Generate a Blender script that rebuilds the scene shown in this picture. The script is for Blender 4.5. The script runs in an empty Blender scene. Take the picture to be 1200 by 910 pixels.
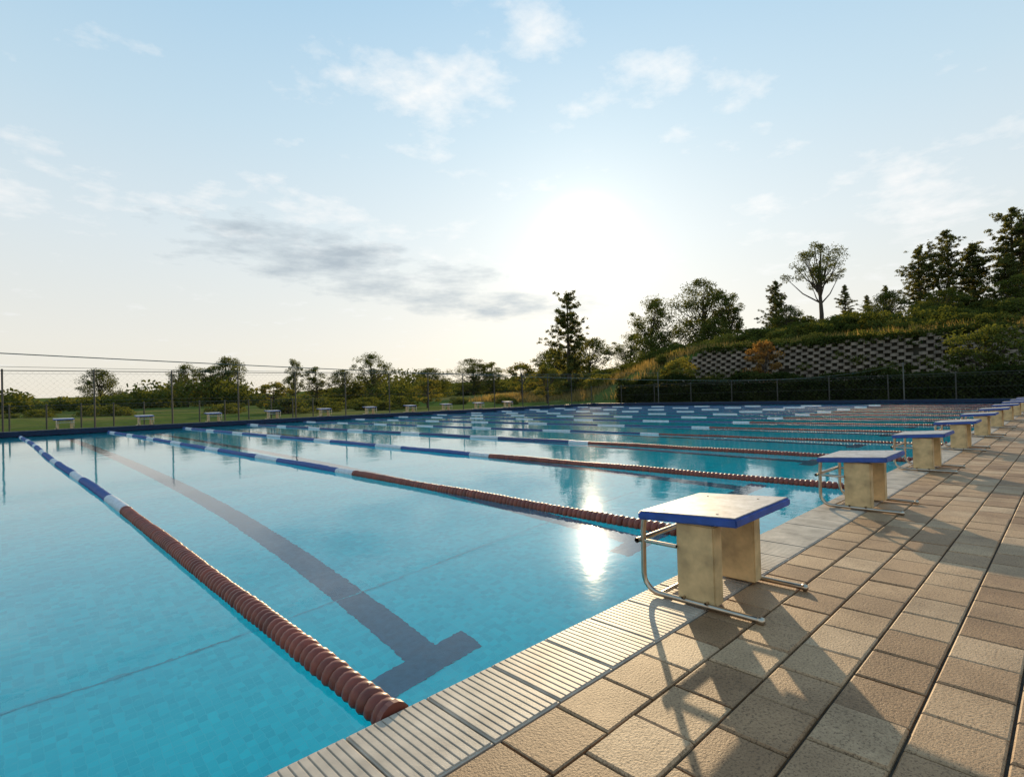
import bpy, bmesh, math, random
import numpy as np
from mathutils import Vector, Matrix
random.seed(7); rng=np.random.default_rng(7)
R=math.radians
scene=bpy.context.scene
scene.view_settings.view_transform='Standard'
scene.view_settings.look='None'
scene.view_settings.exposure=0
SUN_AZ=38.0; SUN_EL=15.2     # math azimuth from +X
WATER=-0.045
PX0,PX1,PY0,PY1=-1.67,34.3,1.47,26.4
LANE=2.57

# ------------------------------------------------ helpers
def link(o,parent=None):
    scene.collection.objects.link(o)
    if parent: o.parent=parent
    return o
def mesh_np(name,verts,faces,mats=None,midx=None,fattr=None,smooth=False):
    me=bpy.data.meshes.new(name)
    verts=np.asarray(verts,dtype=np.float32); faces=np.asarray(faces,dtype=np.int32)
    n,k=faces.shape
    me.vertices.add(len(verts)); me.vertices.foreach_set('co',verts.ravel())
    me.loops.add(n*k); me.loops.foreach_set('vertex_index',faces.ravel())
    me.polygons.add(n)
    me.polygons.foreach_set('loop_start',np.arange(0,n*k,k,dtype=np.int32))
    me.polygons.foreach_set('loop_total',np.full(n,k,dtype=np.int32))
    if midx is not None: me.polygons.foreach_set('material_index',np.asarray(midx,dtype=np.int32))
    me.polygons.foreach_set('use_smooth',np.full(n,smooth))
    me.update(calc_edges=True)
    if fattr is not None:
        for nm,(typ,arr) in fattr.items():
            a=me.attributes.new(nm,typ,'FACE')
            a.data.foreach_set('color' if typ=='FLOAT_COLOR' else 'value',np.asarray(arr,dtype=np.float32).ravel())
    for m in (mats or []): me.materials.append(m)
    return me
def obj(name,me,parent=None,loc=(0,0,0),rot=0,scale=None):
    o=bpy.data.objects.new(name,me); link(o,parent); o.location=loc
    o.rotation_euler=(0,0,rot)
    if scale: o.scale=scale
    return o
def box_mesh(name,boxes,mat,bev=0.0):
    bm=bmesh.new()
    for (x0,x1,y0,y1,z0,z1) in boxes:
        r=bmesh.ops.create_cube(bm,size=1.0)
        for v in r['verts']:
            v.co=Vector(((x0+x1)/2+v.co.x*(x1-x0),(y0+y1)/2+v.co.y*(y1-y0),(z0+z1)/2+v.co.z*(z1-z0)))
    if bev>0: bmesh.ops.bevel(bm,geom=bm.edges[:],offset=bev,segments=2,affect='EDGES',profile=0.5)
    me=bpy.data.meshes.new(name); bm.to_mesh(me); bm.free(); me.materials.append(mat); return me
def tube_arrays(path,radii,seg=10):
    P=[Vector(p) for p in path]; V=[];F=[]
    up=Vector((0.123,0.31,0.95)).normalized()
    for i,p in enumerate(P):
        d=(P[min(i+1,len(P)-1)]-P[max(i-1,0)]).normalized()
        a=d.cross(up); 
        if a.length<1e-3: a=d.cross(Vector((1,0,0)))
        a.normalize(); b=d.cross(a).normalized()
        r=radii[i] if hasattr(radii,'__len__') else radii
        for s in range(seg):
            t=2*math.pi*s/seg
            V.append(tuple(p+a*math.cos(t)*r+b*math.sin(t)*r))
    for i in range(len(P)-1):
        for s in range(seg):
            s2=(s+1)%seg
            F.append((i*seg+s,i*seg+s2,(i+1)*seg+s2,(i+1)*seg+s))
    return V,F
class Acc:
    def __init__(s): s.V=[];s.F=[]
    def add(s,V,F):
        o=len(s.V); s.V+=list(V); s.F+=[tuple(i+o for i in f) for f in F]
    def tube(s,path,r,seg=8):
        s.add(*tube_arrays(path,r,seg))
def smooth01(a,b,x):
    t=np.clip((x-a)/(b-a),0,1); return t*t*(3-2*t)

# ------------------------------------------------ material helpers
def newmat(name):
    m=bpy.data.materials.new(name); m.use_nodes=True
    nt=m.node_tree; nt.nodes.clear(); out=nt.nodes.new('ShaderNodeOutputMaterial')
    return m,nt,out
def N(nt,t,**kw):
    n=nt.nodes.new(t)
    for k,v in kw.items(): setattr(n,k,v)
    return n
def L(nt,a,b): nt.links.new(a,b)
def ramp(nt,src,stops):
    r=nt.nodes.new('ShaderNodeValToRGB'); L(nt,src,r.inputs[0])
    e=r.color_ramp.elements
    while len(e)<len(stops): e.new(0.5)
    for i,(p,c) in enumerate(stops):
        e[i].position=p; e[i].color=(c[0],c[1],c[2],1)
    return r.outputs[0]
def coords(nt,scale=(1,1,1)):
    tc=nt.nodes.new('ShaderNodeTexCoord')
    return tc.outputs['Object']
def noise(nt,vec,scale,detail=4,rough=0.55,out='Fac'):
    n=nt.nodes.new('ShaderNodeTexNoise'); n.inputs['Scale'].default_value=scale
    n.inputs['Detail'].default_value=detail; n.inputs['Roughness'].default_value=rough
    if vec: L(nt,vec,n.inputs['Vector'])
    return n.outputs[out]
def mix(nt,fac,a,b,mode='MIX'):
    m=nt.nodes.new('ShaderNodeMix'); m.data_type='RGBA'; m.blend_type=mode
    for s,v in ((0,fac),(6,a),(7,b)):
        if isinstance(v,(int,float)): m.inputs[s].default_value=v
        elif isinstance(v,tuple): m.inputs[s].default_value=(v[0],v[1],v[2],1)
        else: L(nt,v,m.inputs[s])
    return m.outputs[2]
def math_(nt,op,a,b=None,c=None,clamp=False):
    m=nt.nodes.new('ShaderNodeMath'); m.operation=op; m.use_clamp=clamp
    for i,v in enumerate((a,b,c)):
        if v is None: continue
        if isinstance(v,(int,float)): m.inputs[i].default_value=v
        else: L(nt,v,m.inputs[i])
    return m.outputs[0]
def principled(name,color,rough=0.6,metal=0.0,vary=0.25,nscale=6.0,bump=0.0,bscale=60,spec=0.5):
    m,nt,out=newmat(name); p=N(nt,'ShaderNodeBsdfPrincipled'); L(nt,p.outputs[0],out.inputs[0])
    v=coords(nt); f=noise(nt,v,nscale,4)
    lo=tuple(c*(1-vary) for c in color); hi=tuple(min(1,c*(1+vary)) for c in color)
    L(nt,ramp(nt,f,[(0.3,lo),(0.7,hi)]),p.inputs['Base Color'])
    p.inputs['Roughness'].default_value=rough; p.inputs['Metallic'].default_value=metal
    p.inputs['Specular IOR Level'].default_value=spec
    if bump>0:
        b=N(nt,'ShaderNodeBump'); b.inputs['Strength'].default_value=1; b.inputs['Distance'].default_value=bump
        L(nt,noise(nt,v,bscale,2),b.inputs['Height']); L(nt,b.outputs[0],p.inputs['Normal'])
    return m

def paver_mat():
    m,nt,out=newmat('paver_concrete'); p=N(nt,'ShaderNodeBsdfPrincipled'); L(nt,p.outputs[0],out.inputs[0])
    v=coords(nt); at=N(nt,'ShaderNodeAttribute',attribute_name='rnd')
    base=ramp(nt,at.outputs['Fac'],[(0,(.31,.175,.085)),(.35,(.42,.255,.135)),(.8,(.49,.315,.175)),(1,(.55,.375,.225))])
    sp=ramp(nt,noise(nt,v,130,3,.75),[(.36,(.26,.23,.20)),(.47,(.90,.88,.86)),(.62,(1.0,1.0,1.0)),(.72,(1.3,1.25,1.2))])
    c=mix(nt,.85,base,sp,'MULTIPLY')
    st=ramp(nt,noise(nt,v,2.6,5,.65),[(.3,(.50,.46,.42)),(.6,(1,1,1))])
    c=mix(nt,.85,c,st,'MULTIPLY')
    L(nt,c,p.inputs['Base Color']); p.inputs['Roughness'].default_value=.6
    p.inputs['Specular IOR Level'].default_value=.35
    b=N(nt,'ShaderNodeBump'); b.inputs['Distance'].default_value=.003; b.inputs['Strength'].default_value=1
    L(nt,noise(nt,v,130,3,.65),b.inputs['Height']); L(nt,b.outputs[0],p.inputs['Normal'])
    return m
M_paver=paver_mat()
M_sand=principled('joint_sand',(.06,.042,.028),.95,nscale=40,vary=.4)
M_coping=principled('coping_tile_beige',(.43,.35,.27),.55,nscale=7,vary=.3,bump=.0006,bscale=180)
M_navy=principled('navy_pool_tile',(.012,.022,.05),.65,nscale=12,spec=.2)
M_blue=principled('blue_painted_board',(.02,.07,.30),.45,nscale=14,vary=.3,bump=.0004,bscale=120)
M_pad=principled('worn_grip_surface',(.33,.32,.32),.5,nscale=22,vary=.4,bump=.001,bscale=260)
M_post=principled('tan_support',(.53,.37,.18),.55,nscale=9,vary=.35,bump=.0005,bscale=80)
M_steel=principled('stainless_tube',(.50,.42,.33),.3,metal=1.0,nscale=20,vary=.15)
M_fence=principled('dark_fence_steel',(.035,.035,.03),.5,nscale=5)
M_wire=principled('galvanised_wire',(.08,.08,.07),.5,nscale=5)
M_bark=principled('bark',(.07,.05,.035),.9,nscale=8,vary=.4)
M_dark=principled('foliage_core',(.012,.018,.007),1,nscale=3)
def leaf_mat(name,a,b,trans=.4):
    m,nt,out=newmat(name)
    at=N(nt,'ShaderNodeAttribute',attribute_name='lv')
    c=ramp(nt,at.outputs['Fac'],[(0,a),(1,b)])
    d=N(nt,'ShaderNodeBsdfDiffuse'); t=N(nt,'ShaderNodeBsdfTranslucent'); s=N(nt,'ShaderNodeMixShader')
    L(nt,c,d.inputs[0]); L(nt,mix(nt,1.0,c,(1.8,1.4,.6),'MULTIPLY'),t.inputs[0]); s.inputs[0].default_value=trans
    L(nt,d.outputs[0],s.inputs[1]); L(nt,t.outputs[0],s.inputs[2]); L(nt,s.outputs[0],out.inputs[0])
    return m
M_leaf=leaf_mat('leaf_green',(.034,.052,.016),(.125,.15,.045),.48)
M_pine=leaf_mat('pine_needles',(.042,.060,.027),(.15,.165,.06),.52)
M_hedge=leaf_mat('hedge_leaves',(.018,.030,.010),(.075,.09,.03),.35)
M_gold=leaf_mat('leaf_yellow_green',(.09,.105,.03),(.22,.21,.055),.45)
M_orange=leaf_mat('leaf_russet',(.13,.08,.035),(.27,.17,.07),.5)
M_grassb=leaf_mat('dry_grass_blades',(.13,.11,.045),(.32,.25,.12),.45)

def terrain_mat():
    m,nt,out=newmat('grass_ground'); p=N(nt,'ShaderNodeBsdfDiffuse'); L(nt,p.outputs[0],out.inputs[0])
    v=coords(nt)
    f=noise(nt,v,.06,5,.6); g=noise(nt,v,1.3,5,.7)
    c=ramp(nt,f,[(.35,(.06,.10,.025)),(.5,(.10,.125,.035)),(.65,(.19,.155,.06))])
    c=mix(nt,.8,c,ramp(nt,g,[(.25,(.4,.4,.4)),(.65,(1.15,1.15,1.1))]),'MULTIPLY')
    L(nt,c,p.inputs['Color'])
    return m
M_ground=terrain_mat()
def deck_mat():
    m,nt,out=newmat('deck_brick'); p=N(nt,'ShaderNodeBsdfPrincipled'); L(nt,p.outputs[0],out.inputs[0])
    v=coords(nt)
    br=N(nt,'ShaderNodeTexBrick'); L(nt,v,br.inputs['Vector'])
    br.inputs['Scale'].default_value=1; br.inputs['Brick Width'].default_value=.24; br.inputs['Row Height'].default_value=.2
    br.inputs['Mortar Size'].default_value=.006
    br.inputs['Color1'].default_value=(.28,.18,.10,1); br.inputs['Color2'].default_value=(.42,.29,.18,1); br.inputs['Mortar'].default_value=(.08,.06,.045,1)
    L(nt,mix(nt,.6,br.outputs[0],ramp(nt,noise(nt,v,2,5),[(.3,(.6,.6,.6)),(.6,(1,1,1))]),'MULTIPLY'),p.inputs['Base Color'])
    p.inputs['Roughness'].default_value=.8; p.inputs['Specular IOR Level'].default_value=.2
    return m
M_deck=deck_mat()

# ------------------------------------------------ terrain
def wallx(y): return 45.4+0.9*np.sin(np.asarray(y)/8.0+0.6)
def terrain_z(x,y):
    x=np.asarray(x,dtype=float); y=np.asarray(y,dtype=float)
    w=1-smooth01(24,62,y)
    r0=wallx(y)+0.75; width=1.2+np.maximum(0,y-24)*.9
    z=4.5*w*smooth01(r0,r0+width,x)
    w2=1-.72*smooth01(20,100,y)
    z=z+5.6*w2*smooth01(48,98,x)
    z=z+3*smooth01(90,220,x)
    n=np.sin(x*.11+1.3)*np.sin(y*.09+.4)+.5*np.sin(x*.23+y*.17)
    z=z+.35*n*smooth01(50,70,x)
    r=np.hypot(x,y)
    z=z+7*smooth01(200,520,r)*(1+.4*np.sin(np.arctan2(y,x)*9)+.25*np.sin(np.arctan2(y,x)*23+1))
    z=z+.5*smooth01(34,60,y)*(1+np.sin(x*.08+y*.05))*.5
    return z-.03
def axis(fine0,fine1,step,far,extra):
    a=list(np.arange(fine0,fine1,step)); s=step; p=fine1
    while p<far: a.append(p); s*=1.35; p+=s
    a.append(far); s=step; p=fine0-step
    while p>-far: a.append(p); s*=1.35; p-=s
    a.append(-far)
    a=[q for q in a if all(abs(q-e)>.25 for e in extra)]+list(extra)
    return np.array(sorted(a))
xs=axis(36,100,1.0,2600,[PX0-.4,PX1+.4]); xs=np.array(sorted(list(xs)+[0,5,10,15,20,25,30]))
ys=axis(-30,110,2.0,2600,[PY0-.3,PY1+.4])
GX,GY=np.meshgrid(xs,ys,indexing='ij'); GZ=terrain_z(GX,GY)
nx,ny=len(xs),len(ys)
V=np.stack([GX,GY,GZ],-1).reshape(-1,3)
F=[]
for i in range(nx-1):
    for j in range(ny-1):
        cx=(xs[i]+xs[i+1])/2; cy=(ys[j]+ys[j+1])/2
        if PX0-.4<cx<PX1+.4 and PY0-.3<cy<PY1+.4: continue
        F.append((i*ny+j,(i+1)*ny+j,(i+1)*ny+j+1,i*ny+j+1))
obj('ground',mesh_np('ground',V,F,[M_ground],smooth=True))

# ------------------------------------------------ pool basin
def pool_mat():
    m,nt,out=newmat('pool_mosaic_turquoise'); p=N(nt,'ShaderNodeBsdfDiffuse'); L(nt,p.outputs[0],out.inputs[0])
    v=coords(nt)
    br=N(nt,'ShaderNodeTexBrick'); L(nt,v,br.inputs['Vector']); br.offset=0
    br.inputs['Scale'].default_value=1; br.inputs['Brick Width'].default_value=.05; br.inputs['Row Height'].default_value=.05
    br.inputs['Mortar Size'].default_value=.002; 
    br.inputs['Color1'].default_value=(.0,.66,.74,1); br.inputs['Color2'].default_value=(.01,.88,.94,1); br.inputs['Mortar'].default_value=(.05,.80,.86,1)
    c=mix(nt,.3,br.outputs[0],(.0,.80,.86))
    c=mix(nt,.7,c,ramp(nt,noise(nt,v,1.6,5,.65),[(.3,(.82,.88,.92)),(.62,(1,1,1))]),'MULTIPLY')
    L(nt,c,p.inputs['Color'])
    return m
M_pool=pool_mat()
M_line=principled('pool_lane_mark_tile',(.03,.14,.23),.5,nscale=20,vary=.2)
M_joint=principled('pool_joint',(.0,.55,.64),.5,nscale=2,vary=.3)
FZ=WATER-1.75
pv=[(PX0,PY0),(PX1,PY0),(PX1,PY1),(PX0,PY1)]
Vb=[(x,y,-.03) for x,y in pv]+[(x,y,FZ) for x,y in pv]
Fb=[(4,5,6,7),(0,1,5,4),(1,2,6,5),(2,3,7,6),(3,0,4,7)]
pool=bpy.data.objects.new('swimming_pool',None); link(pool)
obj('basin',mesh_np('basin',Vb,Fb,[M_pool]),pool)
a=Acc()
def flat(acc,x0,x1,y0,y1,z):
    acc.add([(x0,y0,z),(x1,y0,z),(x1,y1,z),(x0,y1,z)],[(0,1,2,3)])
for k in range(-1,13):
    cx=.9+LANE*(k+.5)-.05
    flat(a,cx-.125,cx+.125,PY0+1.72,PY1-1.72,FZ+.004)
    flat(a,cx-.38,cx+.36,PY0+1.49,PY0+1.72,FZ+.004); flat(a,cx-.38,cx+.36,PY1-1.72,PY1-1.49,FZ+.004)
obj('lane_markings',mesh_np('lane_markings',a.V,a.F,[M_line]),pool)
a=Acc()
for yy in (4.2,9.2,14.2,19.2): flat(a,PX0+.1,PX1-.1,yy-.007,yy+.007,FZ+.008)
obj('floor_joints',mesh_np('floor_joints',a.V,a.F,[M_joint]),pool)
def water_mat():
    m,nt,out=newmat('pool_water')
    g=N(nt,'ShaderNodeBsdfRefraction'); s=N(nt,'ShaderNodeBsdfGlossy'); fr=N(nt,'ShaderNodeFresnel'); mx_=N(nt,'ShaderNodeMixShader')
    g.inputs['IOR'].default_value=1.33; g.inputs['Roughness'].default_value=0.0; g.inputs['Color'].default_value=(.96,1,1,1)
    s.inputs['Roughness'].default_value=.045; s.inputs['Color'].default_value=(1,1,1,1); fr.inputs['IOR'].default_value=1.33
    v=coords(nt)
    h=math_(nt,'MULTIPLY_ADD',noise(nt,v,14,2,.5),.22,noise(nt,v,1.6,2,.35))
    b1=N(nt,'ShaderNodeBump'); b1.inputs['Strength'].default_value=1; b1.inputs['Distance'].default_value=.0026
    L(nt,h,b1.inputs['Height'])
    for q in (g,s,fr): L(nt,b1.outputs[0],q.inputs['Normal'])
    L(nt,fr.outputs[0],mx_.inputs[0]); L(nt,g.outputs[0],mx_.inputs[1]); L(nt,s.outputs[0],mx_.inputs[2]); L(nt,mx_.outputs[0],out.inputs[0])
    return m
obj('water',mesh_np('water',[(PX0,PY0,WATER),(PX1,PY0,WATER),(PX1,PY1,WATER),(PX0,PY1,WATER)],[(0,1,2,3)],[water_mat()]))

# ------------------------------------------------ coping (grooved)
cw=.28; x=PX0-.4
Vc=[];Fc=[]
def addbox(V,F,x0,x1,y0,y1,z0,z1,ch=0.0,dz=(0,0,0,0)):
    o=len(V)
    V+= [(x0,y0,z0),(x1,y0,z0),(x1,y1,z0),(x0,y1,z0),
         (x0,y0,z1-ch),(x1,y0,z1-ch),(x1,y1,z1-ch),(x0,y1,z1-ch),
         (x0+ch,y0+ch,z1+dz[0]),(x1-ch,y0+ch,z1+dz[1]),(x1-ch,y1-ch,z1+dz[2]),(x0+ch,y1-ch,z1+dz[3])]
    F+= [(o,o+1,o+5,o+4),(o+1,o+2,o+6,o+5),(o+2,o+3,o+7,o+6),(o+3,o,o+4,o+7),
         (o+4,o+5,o+9,o+8),(o+5,o+6,o+10,o+9),(o+6,o+7,o+11,o+10),(o+7,o+4,o+8,o+11),(o+8,o+9,o+10,o+11)]
while x<PX1+.4:
    dz=random.uniform(-.0012,.0012)
    y0,y1=PY0-.315,PY0+.015
    addbox(Vc,Fc,x+.003,x+cw-.003,y0,y1,-.06,-.0035+dz,.002)
    n=10; p=(cw-.012)/n
    for i in range(n):
        addbox(Vc,Fc,x+.006+i*p+.0024,x+.006+(i+1)*p-.0024,y0+.006,y1-.006,-.0045+dz,.0005+dz,.0015)
    x+=cw
obj('pool_coping',mesh_np('pool_coping',Vc,Fc,[M_coping]))
kb=box_mesh('pool_kerb',[(PX0-.4,PX1+.4,PY1,PY1+.4,-.3,.16),(PX1,PX1+.4,PY0+.02,PY1-.002,-.3,.16),(PX0-.4,PX0,PY0+.02,PY1-.002,-.3,.16)],M_navy,.012)
obj('pool_kerb',kb)
# ------------------------------------------------ pavers
Vp=[];Fp=[];rn=[]
pw,ph=.235,.2
row=0; y=PY0-.32
while y>-4.2:
    x=-3.2+(pw*.5 if row%2 else 0)+random.uniform(-.006,.006)
    while x<37:
        o=len(Fp)
        t=random.gauss(0,.0014); dz=[t+random.gauss(0,.0008) for _ in range(4)]
        jx=random.uniform(-.0012,.0012)
        addbox(Vp,Fp,x+.0042+jx,x+pw-.0042+jx,y-ph+.0042,y-.0042,-.02,0,.005,dz)
        rn+= [random.random()]*(len(Fp)-o)
        x+=pw
    y-=ph; row+=1
deck=obj('paved_deck',mesh_np('paved_deck',Vp,Fp,[M_paver],fattr={'rnd':('FLOAT',rn)}))
a=Acc(); flat(a,-3.3,37.2,-4.3,PY0-.31,-.013)
obj('joint_bed',mesh_np('joint_bed',a.V,a.F,[M_sand]),deck)
a=Acc()
flat(a,-16,PX0-.401,PY0-.3,29.6,-.004); flat(a,PX1+.401,38,PY0-.3,29.6,-.004)
flat(a,PX0-.401,PX1+.401,PY1+.401,29.6,-.004); flat(a,-16,38,-14,-4.31,-.004); flat(a,-16,-3.31,-4.31,PY0-.3,-.004)
obj('pool_surround',mesh_np('pool_surround',a.V,a.F,[M_deck]))

# ------------------------------------------------ lane ropes
def rope_mat():
    m,nt,out=newmat('lane_float_plastic'); p=N(nt,'ShaderNodeBsdfPrincipled'); L(nt,p.outputs[0],out.inputs[0])
    at=N(nt,'ShaderNodeAttribute',attribute_name='col'); v=coords(nt)
    c=mix(nt,.5,at.outputs['Color'],ramp(nt,noise(nt,v,30,3),[(.3,(.5,.5,.5)),(.6,(1,1,1))]),'MULTIPLY')
    L(nt,c,p.inputs['Base Color']); p.inputs['Roughness'].default_value=.42
    return m
M_rope=rope_mat()
M_ropeend=principled('rope_end_dark_red',(.16,.035,.02),.4)
def rope(k):
    X=.9+LANE*k; hi=k<4
    seg=14 if k<2 else (10 if hi else 7)
    pitch=.05
    prof=[(.0,.026),(.006,.046),(.018,.052),(.034,.050),(.044,.040),(.049,.026)] if k<2 else [(.0,.026),(.010,.048),(.036,.048),(.049,.028)]
    if not hi: prof=[(.0,.026),(.012,.040),(.038,.040)]
    Ys=[];Rs=[];cols=[]
    n=int((PY1-PY0-.12)/pitch)
    for i in range(n):
        y=PY0+.05+i*pitch; d=y-PY0
        if d<(4.85 if k<1 else 5.3) : c=np.array((.22,.045,.022))*random.uniform(.7,1.2)
        else:
            q=(d-4.85)%3.1
            c=(.60,.62,.64) if q<.95 else ((.03,.075,.25) if k<3 else (.035,.06,.16))
        jr=1+random.uniform(-.05,.05)
        for (dy,r) in prof:
            Ys.append(y+dy); Rs.append(r*jr); cols.append(c)
    Ys=np.array(Ys);Rs=np.array(Rs)
    ph_=k*1.7
    L_=PY1-PY0; u=(Ys-PY0)/L_
    off=(.07*np.sin(u*math.pi)*math.sin(ph_+.8)+.035*np.sin(u*math.pi*3+ph_)*np.sin(u*math.pi))
    if k==1: off=.10*np.sin(np.clip(u,0,1)*math.pi)+.05*np.sin(u*9)*u*(1-u)*3
    zz=WATER+.012+.004*np.sin(Ys*3.1+k)-(0 if hi else .012)
    th=np.arange(seg)*2*math.pi/seg
    V=np.stack([ (X+off)[:,None]+Rs[:,None]*np.cos(th)[None], np.repeat(Ys[:,None],seg,1), zz[:,None]+Rs[:,None]*np.sin(th)[None]],-1).reshape(-1,3)
    m=len(Ys); i=np.arange(m-1)[:,None]*seg; s=np.arange(seg)[None]; s2=(s+1)%seg
    F=np.stack([i+s,i+s2,i+seg+s2,i+seg+s],-1).reshape(-1,4)
    col=np.repeat(np.array([(c[0],c[1],c[2],1) for c in cols[:-1]]),seg,axis=0)
    me=mesh_np('floats',V,F,[M_rope],fattr={'col':('FLOAT_COLOR',col)},smooth=hi)
    par=bpy.data.objects.new('lane_rope',None); link(par)
    obj('floats',me,par)
    A=Acc(); A.tube([(X,PY0-.01,WATER+.02),(X,PY0+.08,WATER+.012)],.006,6)
    A.tube([(X,PY0+.018,WATER+.012),(X,PY0+.022,WATER+.012),(X,PY0+.045,WATER+.012),(X,PY0+.05,WATER+.012)],[.004,.056,.056,.004],18)
    A.tube([(X,PY1-.1,WATER+.012),(X,PY1+.01,WATER+.03)],.006,6)
    obj('end_hook',mesh_np('end_hook',A.V,A.F,[M_ropeend]),par)
for k in range(13): rope(k)

# ------------------------------------------------ starting blocks
def sb_meshes():
    def bx(bm,x0,x1,y0,y1,z0,z1,bev):
        r=bmesh.ops.create_cube(bm,size=1.0)
        for v in r['verts']: v.co=Vector(((x0+x1)/2+v.co.x*(x1-x0),(y0+y1)/2+v.co.y*(y1-y0),(z0+z1)/2+v.co.z*(z1-z0)))
        ed={e for v in r['verts'] for e in v.link_edges}
        bmesh.ops.bevel(bm,geom=list(ed),offset=bev,segments=2,affect='EDGES')
    bm=bmesh.new(); bx(bm,-.28,.335,-.25,.23,-.018,.018,.006)
    me1=bpy.data.meshes.new('platform_board'); bm.to_mesh(me1); bm.free(); me1.materials.append(M_blue)
    bm=bmesh.new(); bx(bm,-.272,.327,-.242,.222,.0175,.0225,.002)
    me2=bpy.data.meshes.new('grip_pad'); bm.to_mesh(me2); bm.free(); me2.materials.append(M_pad)
    bm=bmesh.new()
    for cx in (-.215,.205): bx(bm,cx-.04,cx+.04,-.135,.045,.012,.362,.006)
    bx(bm,-.172,.163,-.02,.02,.30,.355,.004)
    me3=bpy.data.meshes.new('support_posts'); bm.to_mesh(me3); bm.free(); me3.materials.append(M_post)
    A=Acc()
    for cx in (-.262,.252):
        pts=[(cx,.205,.352),(cx,.212,.30),(cx,.215,.10)]
        for i in range(7):
            t=i/6*math.pi/2; pts.append((cx,.135+.08*math.cos(t),.095-.08*math.sin(t)))
        pts+=[(cx,0,.0145),(cx,-.33,.0145)]
        A.tube(pts,.0125,10)
        A.tube([(cx,-.345,.0145),(cx,-.34,.0145),(cx,-.318,.0145),(cx,-.316,.0145)],[.003,.0155,.0155,.012],10)
        A.tube([(cx,.04,.25),(cx,.22,.25),(cx,.235,.25)],.009,8)
        for yy in (-.1,.01):
            A.tube([(cx-.018,yy,.03),(cx+.018,yy,.03)] if cx>0 else [(cx-.018,yy,.03),(cx+.03,yy,.03)],.006,6)
    A.tube([(-.285,.235,.25),(.275,.235,.25)],.0125,10)
    A.tube([(-.262,.13,.0145),(.252,.13,.0145)],.009,8)
    me4=mesh_np('tube_frame',A.V,A.F,[M_steel],smooth=True)
    bm=bmesh.new()
    for cx in (-.22,.22):
        for cy in (-.14,.12):
            r=bmesh.ops.create_cone(bm,cap_ends=True,segments=8,radius1=.006,radius2=.005,depth=.004)
            for v in r['verts']: v.co+=Vector((cx,cy,.0235))
    me5=bpy.data.meshes.new('bolts'); bm.to_mesh(me5); bm.free(); me5.materials.append(M_steel)
    return me1,me2,me3,me4,me5
SB=sb_meshes()
def starting_block(x,y,z,rot):
    e=bpy.data.objects.new('starting_block',None); link(e); e.location=(x,y,z); e.rotation_euler=(0,0,rot)
    for me in SB:
        o=bpy.data.objects.new(me.name,me); link(o,e)
        if me.name.startswith(('platform','grip','bolts')):
            o.location=(0,0,.382); o.rotation_euler=(R(-3.5),0,0)
for k in range(10):
    starting_block(2.52+k*2.58,PY0-.22,0.002,R(random.uniform(-.8,.8)))
    starting_block(2.16+k*LANE,PY1+.24,.162,math.pi)

# ------------------------------------------------ backstroke wires and posts
A=Acc(); A.tube([(x_,6.5,1.2+(.0013 if x_<14 else .00195)*(x_-14)**2) for x_ in np.linspace(-8,35.6,60)],.0045,6)
obj('backstroke_cable',mesh_np('backstroke_cable',A.V,A.F,[M_wire]))
A=Acc(); A.tube([(x_,21.4,2.12+.0004*(x_-14)**2) for x_ in np.linspace(-8,35.6,40)],.006,6)
obj('backstroke_cable',mesh_np('backstroke_cable',A.V,A.F,[M_wire]))
def post(x,y,h,r=.03):
    A=Acc(); A.tube([(0,0,-.05),(0,0,.04),(0,0,.041),(0,0,h),(0,0,h+.03)],[r*2.2,r*2.2,r,r,.004],10)
    obj('cable_post',mesh_np('cable_post',A.V,A.F,[M_wire],smooth=False),loc=(x,y,0))
post(35.6,6.5,2.12); post(35.6,21.4,2.35); post(-8,6.5,1.85); post(-8,21.4,2.35)

# ------------------------------------------------ fences
def fence(p0,p1,h,sp,name='chain_link_fence',mesh=True):
    p0=Vector(p0);p1=Vector(p1); d=p1-p0; Ln=d.length; d.normalize()
    e=bpy.data.objects.new(name,None); link(e)
    A=Acc(); B=Acc()
    n=int(Ln/sp)
    for i in range(n+1):
        q=p0+d*(i*sp); A.tube([(q.x,q.y,-.05),(q.x,q.y,h+.05)],.035,8)
        A.tube([(q.x,q.y,h+.05),(q.x,q.y,h+.07)],[.042,.005],8)
    A.tube([tuple(p0+Vector((0,0,h))),tuple(p1+Vector((0,0,h)))],.015,6)
    obj('posts',mesh_np('posts',A.V,A.F,[M_fence]),e)
    if mesh:
        for z in (.1,h*.5,h-.12): B.tube([tuple(p0+Vector((0,0,z))),tuple(p1+Vector((0,0,z)))],.004,4)
        s=.22; m=int(Ln/s)
        for i in range(m):
            a_=p0+d*(i*s); ln=min(h,Ln-i*s)
            b_=a_+d*ln; B.tube([(a_.x,a_.y,0.02),(b_.x,b_.y,ln)],.0014,3)
            ln=min(h,i*s); b_=a_-d*ln
            if ln>.2: B.tube([(a_.x,a_.y,0.02),(b_.x,b_.y,ln)],.0014,3)
        obj('mesh_wire',mesh_np('mesh_wire',B.V,B.F,[M_wire]),e)
fence((-14,29.4,0),(38,29.4,0),2.5,2.9)
fence((38,29.4,0),(38,-12,0),1.5,3.1)
fence((-20,34,0),(16,34,0),1.1,1.3,'low_fence')

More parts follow.
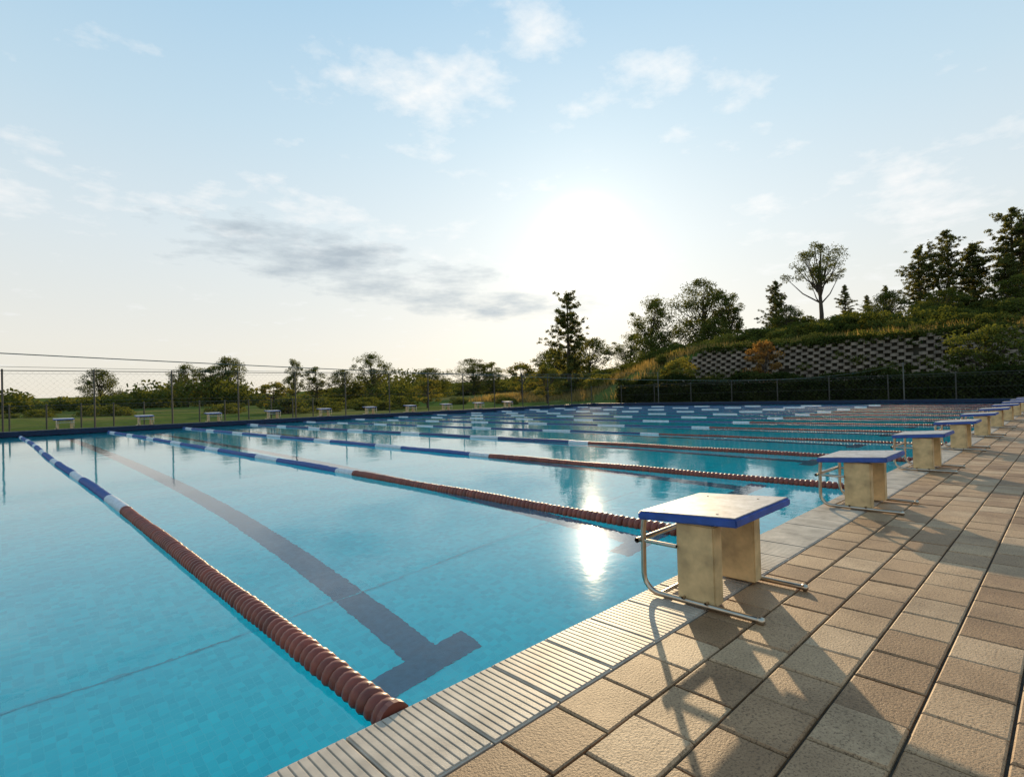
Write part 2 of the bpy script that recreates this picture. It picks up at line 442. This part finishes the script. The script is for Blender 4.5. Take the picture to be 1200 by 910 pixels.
# ------------------------------------------------ foliage
def quads(C,size,vals,stretch=1.6):
    n=len(C)
    a=rng.normal(size=(n,3)); a/=np.linalg.norm(a,axis=1)[:,None]
    b=rng.normal(size=(n,3)); b-= (b*a).sum(1)[:,None]*a; b/=np.linalg.norm(b,axis=1)[:,None]
    s=(size*rng.uniform(.6,1.3,n))[:,None]
    V=np.stack([C-a*s*stretch*.5,C+b*s*.42,C+a*s*stretch*.5,C-b*s*.42],1).reshape(-1,3)
    return V,np.arange(n*4).reshape(-1,4),vals
def assemble(name,acc,LV,lvals,leafmat,bark=M_bark):
    V0=np.array(acc.V,dtype=float).reshape(-1,3); F0=np.array(acc.F,dtype=int).reshape(-1,4)
    V=np.concatenate([V0,LV]); F=np.concatenate([F0,np.arange(len(LV)).reshape(-1,4)+len(V0)])
    mi=np.concatenate([np.zeros(len(F0)),np.ones(len(LV)//4)])
    lv=np.concatenate([np.zeros(len(F0)),lvals])
    return mesh_np(name,V,F,[bark,leafmat],mi,{'lv':('FLOAT',lv)})
def broadleaf(name,h,w,seed,mat,cb=.2,nclump=80,per=120,leaf=.17,asym=.15,lean=0.0,cr0=.055,cr1=.13):
    rs=np.random.default_rng(seed); A=Acc()
    trunk=[(0,0,-.3),(lean*h*.2+rs.normal()*.04*w,0,h*.2),(lean*h*.5,rs.normal()*.05*w,h*.5),(lean*h,0,h*.8)]
    A.tube(trunk,[h*.028,h*.022,h*.014,h*.004],8)
    C=[];vals=[]
    for i in range(nclump):
        ph=rs.uniform(0,2*math.pi); u=rs.uniform(0,1)**.9
        z=h*(cb+(1-cb)*u)*.97
        prof=math.sin(math.pi*min(1,(u*.80+.17)))**.6
        rr=w*.5*prof*math.sqrt(rs.uniform(.08,1))*(1+asym*math.sin(ph*2+seed)+asym*math.sin(ph*3+z))
        c=np.array([lean*z+rr*math.cos(ph),rr*math.sin(ph),z])
        cr=w*rs.uniform(cr0,cr1)
        m=int(per*rs.uniform(.6,1.3))
        d=rs.normal(size=(m,3)); d/=np.linalg.norm(d,axis=1)[:,None]
        rad=cr*(.3+.9*rs.uniform(0,1,m)**.7)
        pts=c+d*rad[:,None]*np.array([1.2,1.2,.75])
        C.append(pts)
        base=rs.uniform(.0,.6)
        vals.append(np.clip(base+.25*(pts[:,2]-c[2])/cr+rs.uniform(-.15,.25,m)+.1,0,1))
        if i%2==0:
            st=np.array([lean*z*.6,0,z*rs.uniform(.45,.75)])
            mid=(st+c)/2+np.array([0,0,-.04*h])
            A.tube([tuple(st),tuple(mid),tuple(c)],[h*.009,h*.006,h*.002],5)
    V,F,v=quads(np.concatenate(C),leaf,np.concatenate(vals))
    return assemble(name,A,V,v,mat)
def pine(name,h,w,seed,mat,cb=.12,nb=200,leaf=.12,power=.8,tuft=.27,per=30,leaders=1,dens=2.2):
    rs=np.random.default_rng(seed); A=Acc()
    C=[];vals=[]
    for ld in range(leaders):
        if ld==0: tx,ty,hh_,ww_,base_z,nbl=0,0,h,w,cb*h,nb
        else:
            an=rs.uniform(0,6.28); tx,ty=w*.26*math.cos(an),w*.26*math.sin(an); hh_=h*rs.uniform(.72,.9); ww_=w*.5; base_z=h*.35; nbl=int(nb*.35)
        A.tube([(0,0,-.3 if ld==0 else h*.2),(tx*.6,ty*.6,h*.4),(tx,ty,hh_*.97)],[hh_*.02,hh_*.014,hh_*.003],8)
        lob=rs.uniform(0,6.28,3)
        for b in range(nbl):
            u=rs.uniform(0,1)**1.05; z=base_z+(hh_-base_z)*u*.97
            ph=rs.uniform(0,2*math.pi)
            env=((1-u)**power*.95+.05)*(.7+.3*min(1,u*6))
            irr=1+.28*math.sin(ph*2+lob[0]+z*.9)+.24*math.sin(ph*3+lob[1]-z*1.7)
            ln=ww_*.5*env*irr*rs.uniform(.4,1.25)
            up=rs.uniform(.2,.9)
            f_=min(1,z/(h*.4)); ox,oy=tx*f_,ty*f_
            s=np.array([ox,oy,z]); e=np.array([ox+ln*math.cos(ph),oy+ln*math.sin(ph),z+ln*up])
            mid=(s+e)/2-np.array([0,0,ln*.12])
            if b%2==0: A.tube([tuple(s),tuple(mid),tuple(e)],[h*.002+.008,h*.0015+.004,.005],4)
            nt_=2+int(ln*dens)
            for q in range(nt_):
                t=rs.uniform(.3,1.03); c=s+(e-s)*t+rs.normal(size=3)*np.array([.2,.2,.12])*(.4+ln*.2)
                m=int(per*rs.uniform(.5,1.2))
                d=rs.normal(size=(m,3)); d[:,2]=np.abs(d[:,2])*1.2-.25; d/=np.linalg.norm(d,axis=1)[:,None]
                pts=c+d*(tuft*rs.uniform(.2,1.15,m)[:,None])
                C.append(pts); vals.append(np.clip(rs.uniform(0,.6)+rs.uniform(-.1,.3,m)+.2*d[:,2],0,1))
        m=60; C.append(np.array([tx,ty,hh_*.96])+rs.normal(size=(m,3))*np.array([.1,.1,.3])); vals.append(rs.uniform(0,.6,m))
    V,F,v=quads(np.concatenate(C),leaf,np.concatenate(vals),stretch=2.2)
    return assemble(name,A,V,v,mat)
def bush(name,w,h,seed,mat,n=2600,leaf=.10):
    rs=np.random.default_rng(seed); A=Acc()
    C=[];vals=[]
    nc=18
    for i in range(nc):
        ph=rs.uniform(0,6.28); rr=w*.5*math.sqrt(rs.uniform(0,.9)); cr=rs.uniform(.10,.24)*w
        c=np.array([rr*math.cos(ph),rr*math.sin(ph),h*rs.uniform(.2,.85)*(1-.4*(rr/(w*.5))**2)])
        A.tube([(0,0,-.1),tuple(c*.5),tuple(c)],[.03,.02,.008],4)
        m=n//nc; d=rs.normal(size=(m,3)); d/=np.linalg.norm(d,axis=1)[:,None]
        pts=c+d*(cr*rs.uniform(.4,1.2,m)**.5)[:,None]*np.array([1,1,min(1,h/w)])
        pts[:,2]=np.abs(pts[:,2])
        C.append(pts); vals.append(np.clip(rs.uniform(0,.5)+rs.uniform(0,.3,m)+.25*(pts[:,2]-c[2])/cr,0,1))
    V,F,v=quads(np.concatenate(C),leaf,np.concatenate(vals))
    return assemble(name,A,V,v,mat)
BL=[broadleaf('broadleaf_a',8,8,1,M_leaf,.10,95,100,.16),
    broadleaf('broadleaf_b',10,8,2,M_leaf,.14,100,100,.16,.28,.04),
    broadleaf('broadleaf_c',8,5.5,3,M_leaf,.08,80,95,.15,.2),
    broadleaf('broadleaf_d',11,10,4,M_leaf,.12,130,110,.17,.32,-.03)]
PI=[pine('pine_a',12,6,11,M_pine,.08,200,power=.65),pine('pine_b',12,5,12,M_pine,.06,150),pine('pine_c',12,7.5,13,M_pine,.10,130,power=.6,leaders=2,dens=1.7),
    pine('pine_d',12,8,14,M_pine,.16,130,power=.5,leaders=3,dens=1.6),pine('pine_e',12,5.6,15,M_pine,.07,150,power=.5,dens=2.0)]
BU=[bush('bush_a',2.4,1.6,21,M_leaf),bush('bush_b',3,1.6,22,M_leaf,3200),bush('bush_c',2.2,1.5,23,M_gold)]
YT=[broadleaf('young_a',3.2,2.4,31,M_gold,.22,46,80,.085),broadleaf('young_b',3.6,2.4,32,M_orange,.25,46,80,.085),broadleaf('young_c',3.8,3.6,33,M_leaf,.3,60,90,.09,.3)]
def tree(me,name,x,y,ztop,h0,wscale=1.0,rot=None,sink=0.1):
    z=float(terrain_z(x,y))-sink
    s=(ztop-z)/h0
    return obj(name,me,loc=(x,y,z),rot=random.uniform(0,6.28) if rot is None else rot,scale=(s*wscale,s*wscale,s))
T=[
 (BL[0],'broadleaf_tree',16.8,136.7,8.6,8,.95),(BL[1],'broadleaf_tree',29.4,124.5,9.0,10,1.0),(BL[0],'broadleaf_tree',35.4,118.8,10.3,8,.9),(BL[2],'broadleaf_tree',33,121,8.6,8,1.2),
 (BL[2],'broadleaf_tree',44.8,109.7,9.6,8,.6),(BL[2],'broadleaf_tree',47.9,106.6,7.9,8,1.0),(BL[1],'broadleaf_tree',56.3,98.6,10.1,10,.9),(BL[0],'broadleaf_tree',52,103,7.2,8,1.0),
 (BL[3],'broadleaf_tree',64.4,76.8,7.9,11,1.3),(BL[2],'broadleaf_tree',70,78,7.5,8,1.2),(BL[0],'broadleaf_tree',60,84,6.6,8,1.2),
 (BL[0],'broadleaf_tree',74,66,9,8,1.2),(BL[2],'broadleaf_tree',66,58,8.5,8,1.1),(BL[0],'broadleaf_tree',80,62,11,8,1.1),(BL[1],'broadleaf_tree',84,56,11.5,10,1.2),
 (BL[3],'broadleaf_tree',76.1,37.8,17.2,11,.95),(BL[1],'broadleaf_tree',74.8,45.9,15.4,10,.85),(BL[2],'broadleaf_tree',78,35,15.0,8,.9),
 (BL[0],'broadleaf_tree',71,34,10.8,8,1.0),(BL[0],'broadleaf_tree',70,41,9.6,8,1.2),
 (PI[4],'pine_tree',53.9,45.2,14.0,12,1.0),(PI[0],'pine_tree',73.2,26.6,14.7,12,.95),(BL[0],'broadleaf_tree',71,24.5,11,8,1.0),
 (PI[1],'pine_tree',81.8,21,14.3,12,1.2),(PI[1],'pine_tree',84,19,12.9,12,1.3),(PI[0],'pine_tree',85.8,17.3,14.1,12,.9),
 (PI[4],'pine_tree',75.6,12.0,16.4,12,1.1),(PI[2],'pine_tree',77.0,9.6,18.0,12,1.0),(PI[0],'pine_tree',78.0,7.6,16.2,12,1.1),(PI[2],'pine_tree',78.6,4.4,19.4,12,1.05),(PI[3],'pine_tree',80,1.2,18.4,12,1.1),
 (BL[0],'broadleaf_tree',70,14,11.0,8,1.0),(PI[2],'pine_tree',84,-4,19,12,1.0),(PI[3],'pine_tree',70,-8,15,12,1.0),
 (BL[0],'broadleaf_tree',68,9,10.2,8,1.3),(BL[2],'broadleaf_tree',69,3.5,10.8,8,1.5),(PI[0],'pine_tree',74,4.5,13.8,12,1.3),
 (YT[0],'young_tree',40.9,22.6,3.7,3.2,1.1),(YT[1],'russet_tree',42.3,16.4,4.5,3.6,.95),(YT[2],'young_tree',42,3.4,4.2,3.8,1.15),
 (YT[0],'young_tree',17.1,46,2.7,3.2,1.5),(YT[0],'young_tree',44,40,4.2,3.2,1.2),(YT[0],'young_tree',31,44,3.0,3.2,1.3),(YT[0],'young_tree',52,52,5.5,3.2,1.2),
]
for t in T: tree(*t)
me=broadleaf('lone_tree',13.5,7.2,41,M_leaf,.52,64,110,.15,.3,.02,.06,.14)
tree(me,'tall_tree',82.9,24.2,20.9,13.5,1.0,.4)
for i in range(130):
    y_=random.uniform(-8,52); x_=random.uniform(58,80)+(0 if y_<40 else -6)
    m_=random.choice(BU+[BU[0],BU[1],BU[0]])
    s=random.uniform(.9,1.8)
    obj('bush',m_,loc=(x_,y_,float(terrain_z(x_,y_))-.1),rot=random.uniform(0,6),scale=(s,s,s*random.uniform(.8,1.1)))
for i in range(26):
    y_=random.uniform(-8,30); x_=random.uniform(48,54)
    s=random.uniform(.5,1.1)
    obj('bush',random.choice(BU),loc=(x_,y_,float(terrain_z(x_,y_))-.1),rot=random.uniform(0,6),scale=(s,s,s))
for i in range(46):
    x_=random.uniform(-8,50); y_=random.uniform(40,80)
    m_=random.choice([BU[0],BU[1],BU[0],BU[1]]); s=random.uniform(.4,1.0)
    obj('bush',m_,loc=(x_,y_,float(terrain_z(x_,y_))-.1),rot=random.uniform(0,6),scale=(s*1.3,s*1.3,s))
# distant treeline mass
C=[];vals=[]
for i in range(900):
    az=random.uniform(-10,112); D=random.uniform(110,240) if az>45 else random.uniform(140,220)
    x_=D*math.cos(R(az)); y_=D*math.sin(R(az)); z0=float(terrain_z(x_,y_))
    hh=max(1.6,random.uniform(2.2,5.2)*(1+.5*math.sin(az*.35))); ww=random.uniform(3,8)
    m=210; d=rng.normal(size=(m,3)); d/=np.linalg.norm(d,axis=1)[:,None]
    pts=np.array([x_,y_,z0+hh*.5])+d*rng.uniform(.5,1.12,m)[:,None]*np.array([ww*.5,ww*.5,hh*.5])
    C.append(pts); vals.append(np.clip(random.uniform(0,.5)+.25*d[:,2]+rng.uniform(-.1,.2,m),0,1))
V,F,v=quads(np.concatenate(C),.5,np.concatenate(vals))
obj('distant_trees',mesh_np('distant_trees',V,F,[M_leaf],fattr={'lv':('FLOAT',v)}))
# hedge
hedge=bpy.data.objects.new('hedge',None); link(hedge)
n=42000
yy=rng.uniform(-14,27.5,n)
u=rng.uniform(0,1,n); htop=1.45+.18*np.sin(yy*.9)+.12*np.sin(yy*2.3+1)+.02*np.maximum(0,yy)
side=rng.uniform(0,1,n)
xx=np.where(side<.62,39.0+rng.normal(0,.10,n)+.12*np.sin(yy*3.1),rng.uniform(39,40.6,n))
zz=np.where(side<.62,u*htop,htop+rng.normal(0,.09,n))
V,F,v=quads(np.stack([xx,yy,np.maximum(zz,.02)],-1),.13,np.clip(.2+.25*np.sin(yy*1.7)*np.sin(zz*4)+rng.uniform(-.2,.3,n),0,1))
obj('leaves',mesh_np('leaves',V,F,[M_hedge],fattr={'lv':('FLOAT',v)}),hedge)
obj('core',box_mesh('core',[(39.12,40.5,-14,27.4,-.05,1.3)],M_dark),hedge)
# grass on slope
n=70000
gx=rng.uniform(46.8,76,n); gy=rng.uniform(-14,60,n); gz=terrain_z(gx,gy)
keep=(np.sin(gx*.5+gy*.31)+np.sin(gy*.77-gx*.2)+rng.normal(0,.5,n))>-.4
gx,gy,gz=gx[keep],gy[keep],gz[keep]; n=len(gx)
hh=rng.uniform(.3,1.0,n); an=rng.uniform(0,3.14,n); dx=np.cos(an)*.045; dy=np.sin(an)*.045
lx=rng.normal(0,.18,n); ly=rng.normal(0,.18,n)
V=np.stack([np.stack([gx-dx,gy-dy,gz-.03],-1),np.stack([gx+dx,gy+dy,gz-.03],-1),np.stack([gx+lx,gy+ly,gz+hh],-1)],1).reshape(-1,3)
obj('tall_grass',mesh_np('tall_grass',V,np.arange(n*3).reshape(-1,3),[M_grassb],fattr={'lv':('FLOAT',rng.uniform(0,1,n))}))

# ------------------------------------------------ retaining wall
M_wallb=principled('retaining_block_concrete',(.23,.185,.145),.9,nscale=1.5,vary=.4,bump=.01,bscale=20)
Vw=[];Fw=[]
rows=18; rh=.25
for r in range(rows):
    y=-22+(.42 if r%2 else 0)
    while y<31:
        wtop=4.45*(1-float(smooth01(22,31.5,np.array(y))))
        if r*rh<wtop and random.random()>.04:
            xw=float(wallx(y))+r*.055; o=len(Vw); z0=r*rh; z1=z0+rh*.9; hw=.25
            prof=[(-hw,.32),(-hw,.05),(-hw*.55,-.06),(hw*.55,-.06),(hw,.05),(hw,.32)]
            j=random.uniform(-.02,.02)
            for zq in (z0,z1):
                for (py,px) in prof: Vw.append((xw+px+j,y+py,zq))
            for i in range(5): Fw.append((o+i,o+i+1,o+7+i,o+6+i))
            Fw.append((o+6,o+7,o+10,o+11)); Fw.append((o+7,o+8,o+9,o+10))
            Fw.append((o+0,o+5,o+4,o+1)); Fw.append((o+1,o+4,o+3,o+2))
        y+=.84
wall=bpy.data.objects.new('retaining_wall',None); link(wall)
obj('blocks',mesh_np('blocks',Vw,Fw,[M_wallb]),wall)
V=[];F=[]
yl=np.arange(-22,31.6,1.0)
for i,y in enumerate(yl):
    wt=max(.05,4.4*(1-float(smooth01(22,31.5,np.array(y)))))
    V+=[(float(wallx(y))+.2,y,-.05),(float(wallx(y))+.2+wt/.25*.055,y,wt),(float(wallx(y))+2.2,y,wt+.02)]
for i in range(len(yl)-1):
    F+=[(i*3,i*3+3,i*3+4,i*3+1),(i*3+1,i*3+4,i*3+5,i*3+2)]
M_soil=principled('dark_soil',(.035,.03,.018),1,nscale=2,vary=.5)
obj('soil_backing',mesh_np('soil_backing',V,F,[M_soil]),wall)
C=[];vals=[]
for i in range(260):
    y_=random.uniform(-15,31); wt=4.4*(1-float(smooth01(22,31.5,np.array(y_))))
    zt=random.choice([random.uniform(.3,max(.4,wt)),wt+.1,wt+.1])
    x_=float(wallx(y_))+zt/.25*.055-.02
    rr=random.uniform(.15,.6); m=int(330*rr); d=rng.normal(size=(m,3))*.5*rr*np.array([.6,1.5,.8])
    C.append(np.array([x_,y_,zt])+d); vals.append(np.clip(random.uniform(0,.8)+rng.uniform(-.1,.2,m),0,1))
V,F,v=quads(np.concatenate(C),.12,np.concatenate(vals))
obj('wall_plants',mesh_np('wall_plants',V,F,[M_leaf],fattr={'lv':('FLOAT',v)}))

# ------------------------------------------------ world
w=bpy.data.worlds.new('World'); scene.world=w; w.use_nodes=True
try:
    w.cycles.sampling_method='MANUAL'; w.cycles.sample_map_resolution=512
except Exception as ex: print(ex)
nt=w.node_tree; nt.nodes.clear()
out=nt.nodes.new('ShaderNodeOutputWorld'); bg=nt.nodes.new('ShaderNodeBackground'); L(nt,bg.outputs[0],out.inputs[0])
sky=nt.nodes.new('ShaderNodeTexSky'); sky.sky_type='NISHITA'; sky.sun_disc=False
sky.sun_elevation=R(SUN_EL); sky.sun_rotation=R(90-SUN_AZ); sky.air_density=1.0; sky.dust_density=.8; sky.ozone_density=1.5
tc=nt.nodes.new('ShaderNodeTexCoord'); sep=nt.nodes.new('ShaderNodeSeparateXYZ')
nrm=nt.nodes.new('ShaderNodeVectorMath'); nrm.operation='NORMALIZE'; L(nt,tc.outputs['Generated'],nrm.inputs[0]); L(nt,nrm.outputs[0],sep.inputs[0])
az=math_(nt,'MULTIPLY',math_(nt,'ARCTAN2',sep.outputs[1],sep.outputs[0]),57.2958)
el=math_(nt,'MULTIPLY',math_(nt,'ARCSINE',sep.outputs[2]),57.2958)
den=math_(nt,'MAXIMUM',math_(nt,'ADD',sep.outputs[2],.12),.05)
cmb=nt.nodes.new('ShaderNodeCombineXYZ'); L(nt,math_(nt,'DIVIDE',sep.outputs[0],den),cmb.inputs[0]); L(nt,math_(nt,'DIVIDE',sep.outputs[1],den),cmb.inputs[1])
n1=noise(nt,cmb.outputs[0],3.9,6,.60)
ce=nt.nodes.new('ShaderNodeCombineXYZ'); L(nt,math_(nt,'MULTIPLY',az,.10),ce.inputs[0]); L(nt,math_(nt,'MULTIPLY',el,.34),ce.inputs[1])
n2=noise(nt,ce.outputs[0],1.5,7,.6)
def ell(a0,e0,wa,we,tilt=0.0):
    da=math_(nt,'SUBTRACT',az,a0)
    de=math_(nt,'MULTIPLY_ADD',da,-tilt,math_(nt,'SUBTRACT',el,e0))
    p=math_(nt,'MULTIPLY',da,1/wa); q=math_(nt,'MULTIPLY',de,1/we)
    return math_(nt,'MULTIPLY_ADD',p,math_(nt,'MULTIPLY',p,-1.0),math_(nt,'MULTIPLY_ADD',q,math_(nt,'MULTIPLY',q,-1.0),1.0))
def mx(l):
    o=l[0]
    for q in l[1:]: o=math_(nt,'MAXIMUM',o,q)
    return o
dark=math_(nt,'MAXIMUM',mx([ell(64,13.7,15,2.8,.14),ell(49,9.6,12,1.8,.08)]),-1.2)
dm=math_(nt,'ADD',math_(nt,'MULTIPLY',dark,.85),math_(nt,'MULTIPLY',math_(nt,'SUBTRACT',n2,.49),4.6))
dm=math_(nt,'MULTIPLY',dm,.7,clamp=True); dm=math_(nt,'MULTIPLY',dm,.95)
lite=mx([ell(54,29,12,5),ell(44,36,12,5),ell(31,27,10,5),ell(88,16.5,10,2.6),ell(9,14,12,6),ell(66,16.8,19,3.2,.14)])
lite=math_(nt,'MAXIMUM',lite,-.7)
lm=math_(nt,'ADD',math_(nt,'MULTIPLY',lite,.5),math_(nt,'MULTIPLY',math_(nt,'SUBTRACT',n1,.545),6.0))
lm=math_(nt,'MULTIPLY',lm,.75,clamp=True); lm=math_(nt,'MULTIPLY',lm,.88)
STR=.10; k=1/STR
def C_(c): return tuple(q*k for q in c)
elf=math_(nt,'DIVIDE',math_(nt,'MAXIMUM',el,0.0),90.0)
grad=ramp(nt,elf,[(0,(.86,.80,.68)),(.06,(.86,.84,.77)),(.17,(.73,.82,.86)),(.28,(.56,.74,.86)),(.42,(.38,.62,.83)),(1.0,(.24,.47,.74))])
grad=mix(nt,1.0,grad,(k,k,k),'MULTIPLY')
c=mix(nt,.06,grad,sky.outputs[0])
sdv=(math.cos(R(SUN_EL))*math.cos(R(SUN_AZ)),math.cos(R(SUN_EL))*math.sin(R(SUN_AZ)),math.sin(R(SUN_EL)))
dp=nt.nodes.new('ShaderNodeVectorMath'); dp.operation='DOT_PRODUCT'; L(nt,nrm.outputs[0],dp.inputs[0]); dp.inputs[1].default_value=sdv
d0=math_(nt,'MAXIMUM',dp.outputs['Value'],0.0)
g1=math_(nt,'MULTIPLY',math_(nt,'POWER',d0,9.0),.14); g2=math_(nt,'MULTIPLY',math_(nt,'POWER',d0,120.0),.12); g3=math_(nt,'MULTIPLY',math_(nt,'POWER',d0,1100.0),4.0)
glow=math_(nt,'ADD',g1,math_(nt,'ADD',g2,g3))
c=mix(nt,lm,c,C_((.93,.94,.94)))
c=mix(nt,dm,c,C_((.40,.48,.55)))
sc=nt.nodes.new('ShaderNodeVectorMath'); sc.operation='SCALE'; sc.inputs[0].default_value=C_((1,.92,.76)); L(nt,glow,sc.inputs['Scale'])
ad=nt.nodes.new('ShaderNodeVectorMath'); ad.operation='ADD'; L(nt,c,ad.inputs[0]); L(nt,sc.outputs[0],ad.inputs[1])
L(nt,ad.outputs[0],bg.inputs[0]); bg.inputs[1].default_value=STR

# ------------------------------------------------ sun
sd=Vector(sdv)
sl=bpy.data.lights.new('sun','SUN'); sl.energy=5.0; sl.angle=R(.6); sl.color=(1,.76,.45)
so=bpy.data.objects.new('sun',sl); link(so); so.rotation_mode='QUATERNION'; so.rotation_quaternion=sd.to_track_quat('Z','Y'); so.location=sd*50

# ------------------------------------------------ camera
cam=bpy.data.cameras.new('camera'); co=bpy.data.objects.new('camera',cam); link(co)
cam.sensor_width=36; cam.lens=19.2; cam.clip_end=6000; cam.clip_start=.05
p=R(.73); rr=R(1.6)
f=Vector((.6947*math.cos(p),.7193*math.cos(p),math.sin(p))).normalized()
r0=Vector((.7193,-.6947,0)).normalized(); u0=r0.cross(f).normalized()
rt=r0*math.cos(rr)-u0*math.sin(rr); up=u0*math.cos(rr)+r0*math.sin(rr)
M=Matrix(((rt.x,up.x,-f.x),(rt.y,up.y,-f.y),(rt.z,up.z,-f.z))).to_4x4()
M.translation=Vector((0,0,.96)); co.matrix_world=M
scene.camera=co
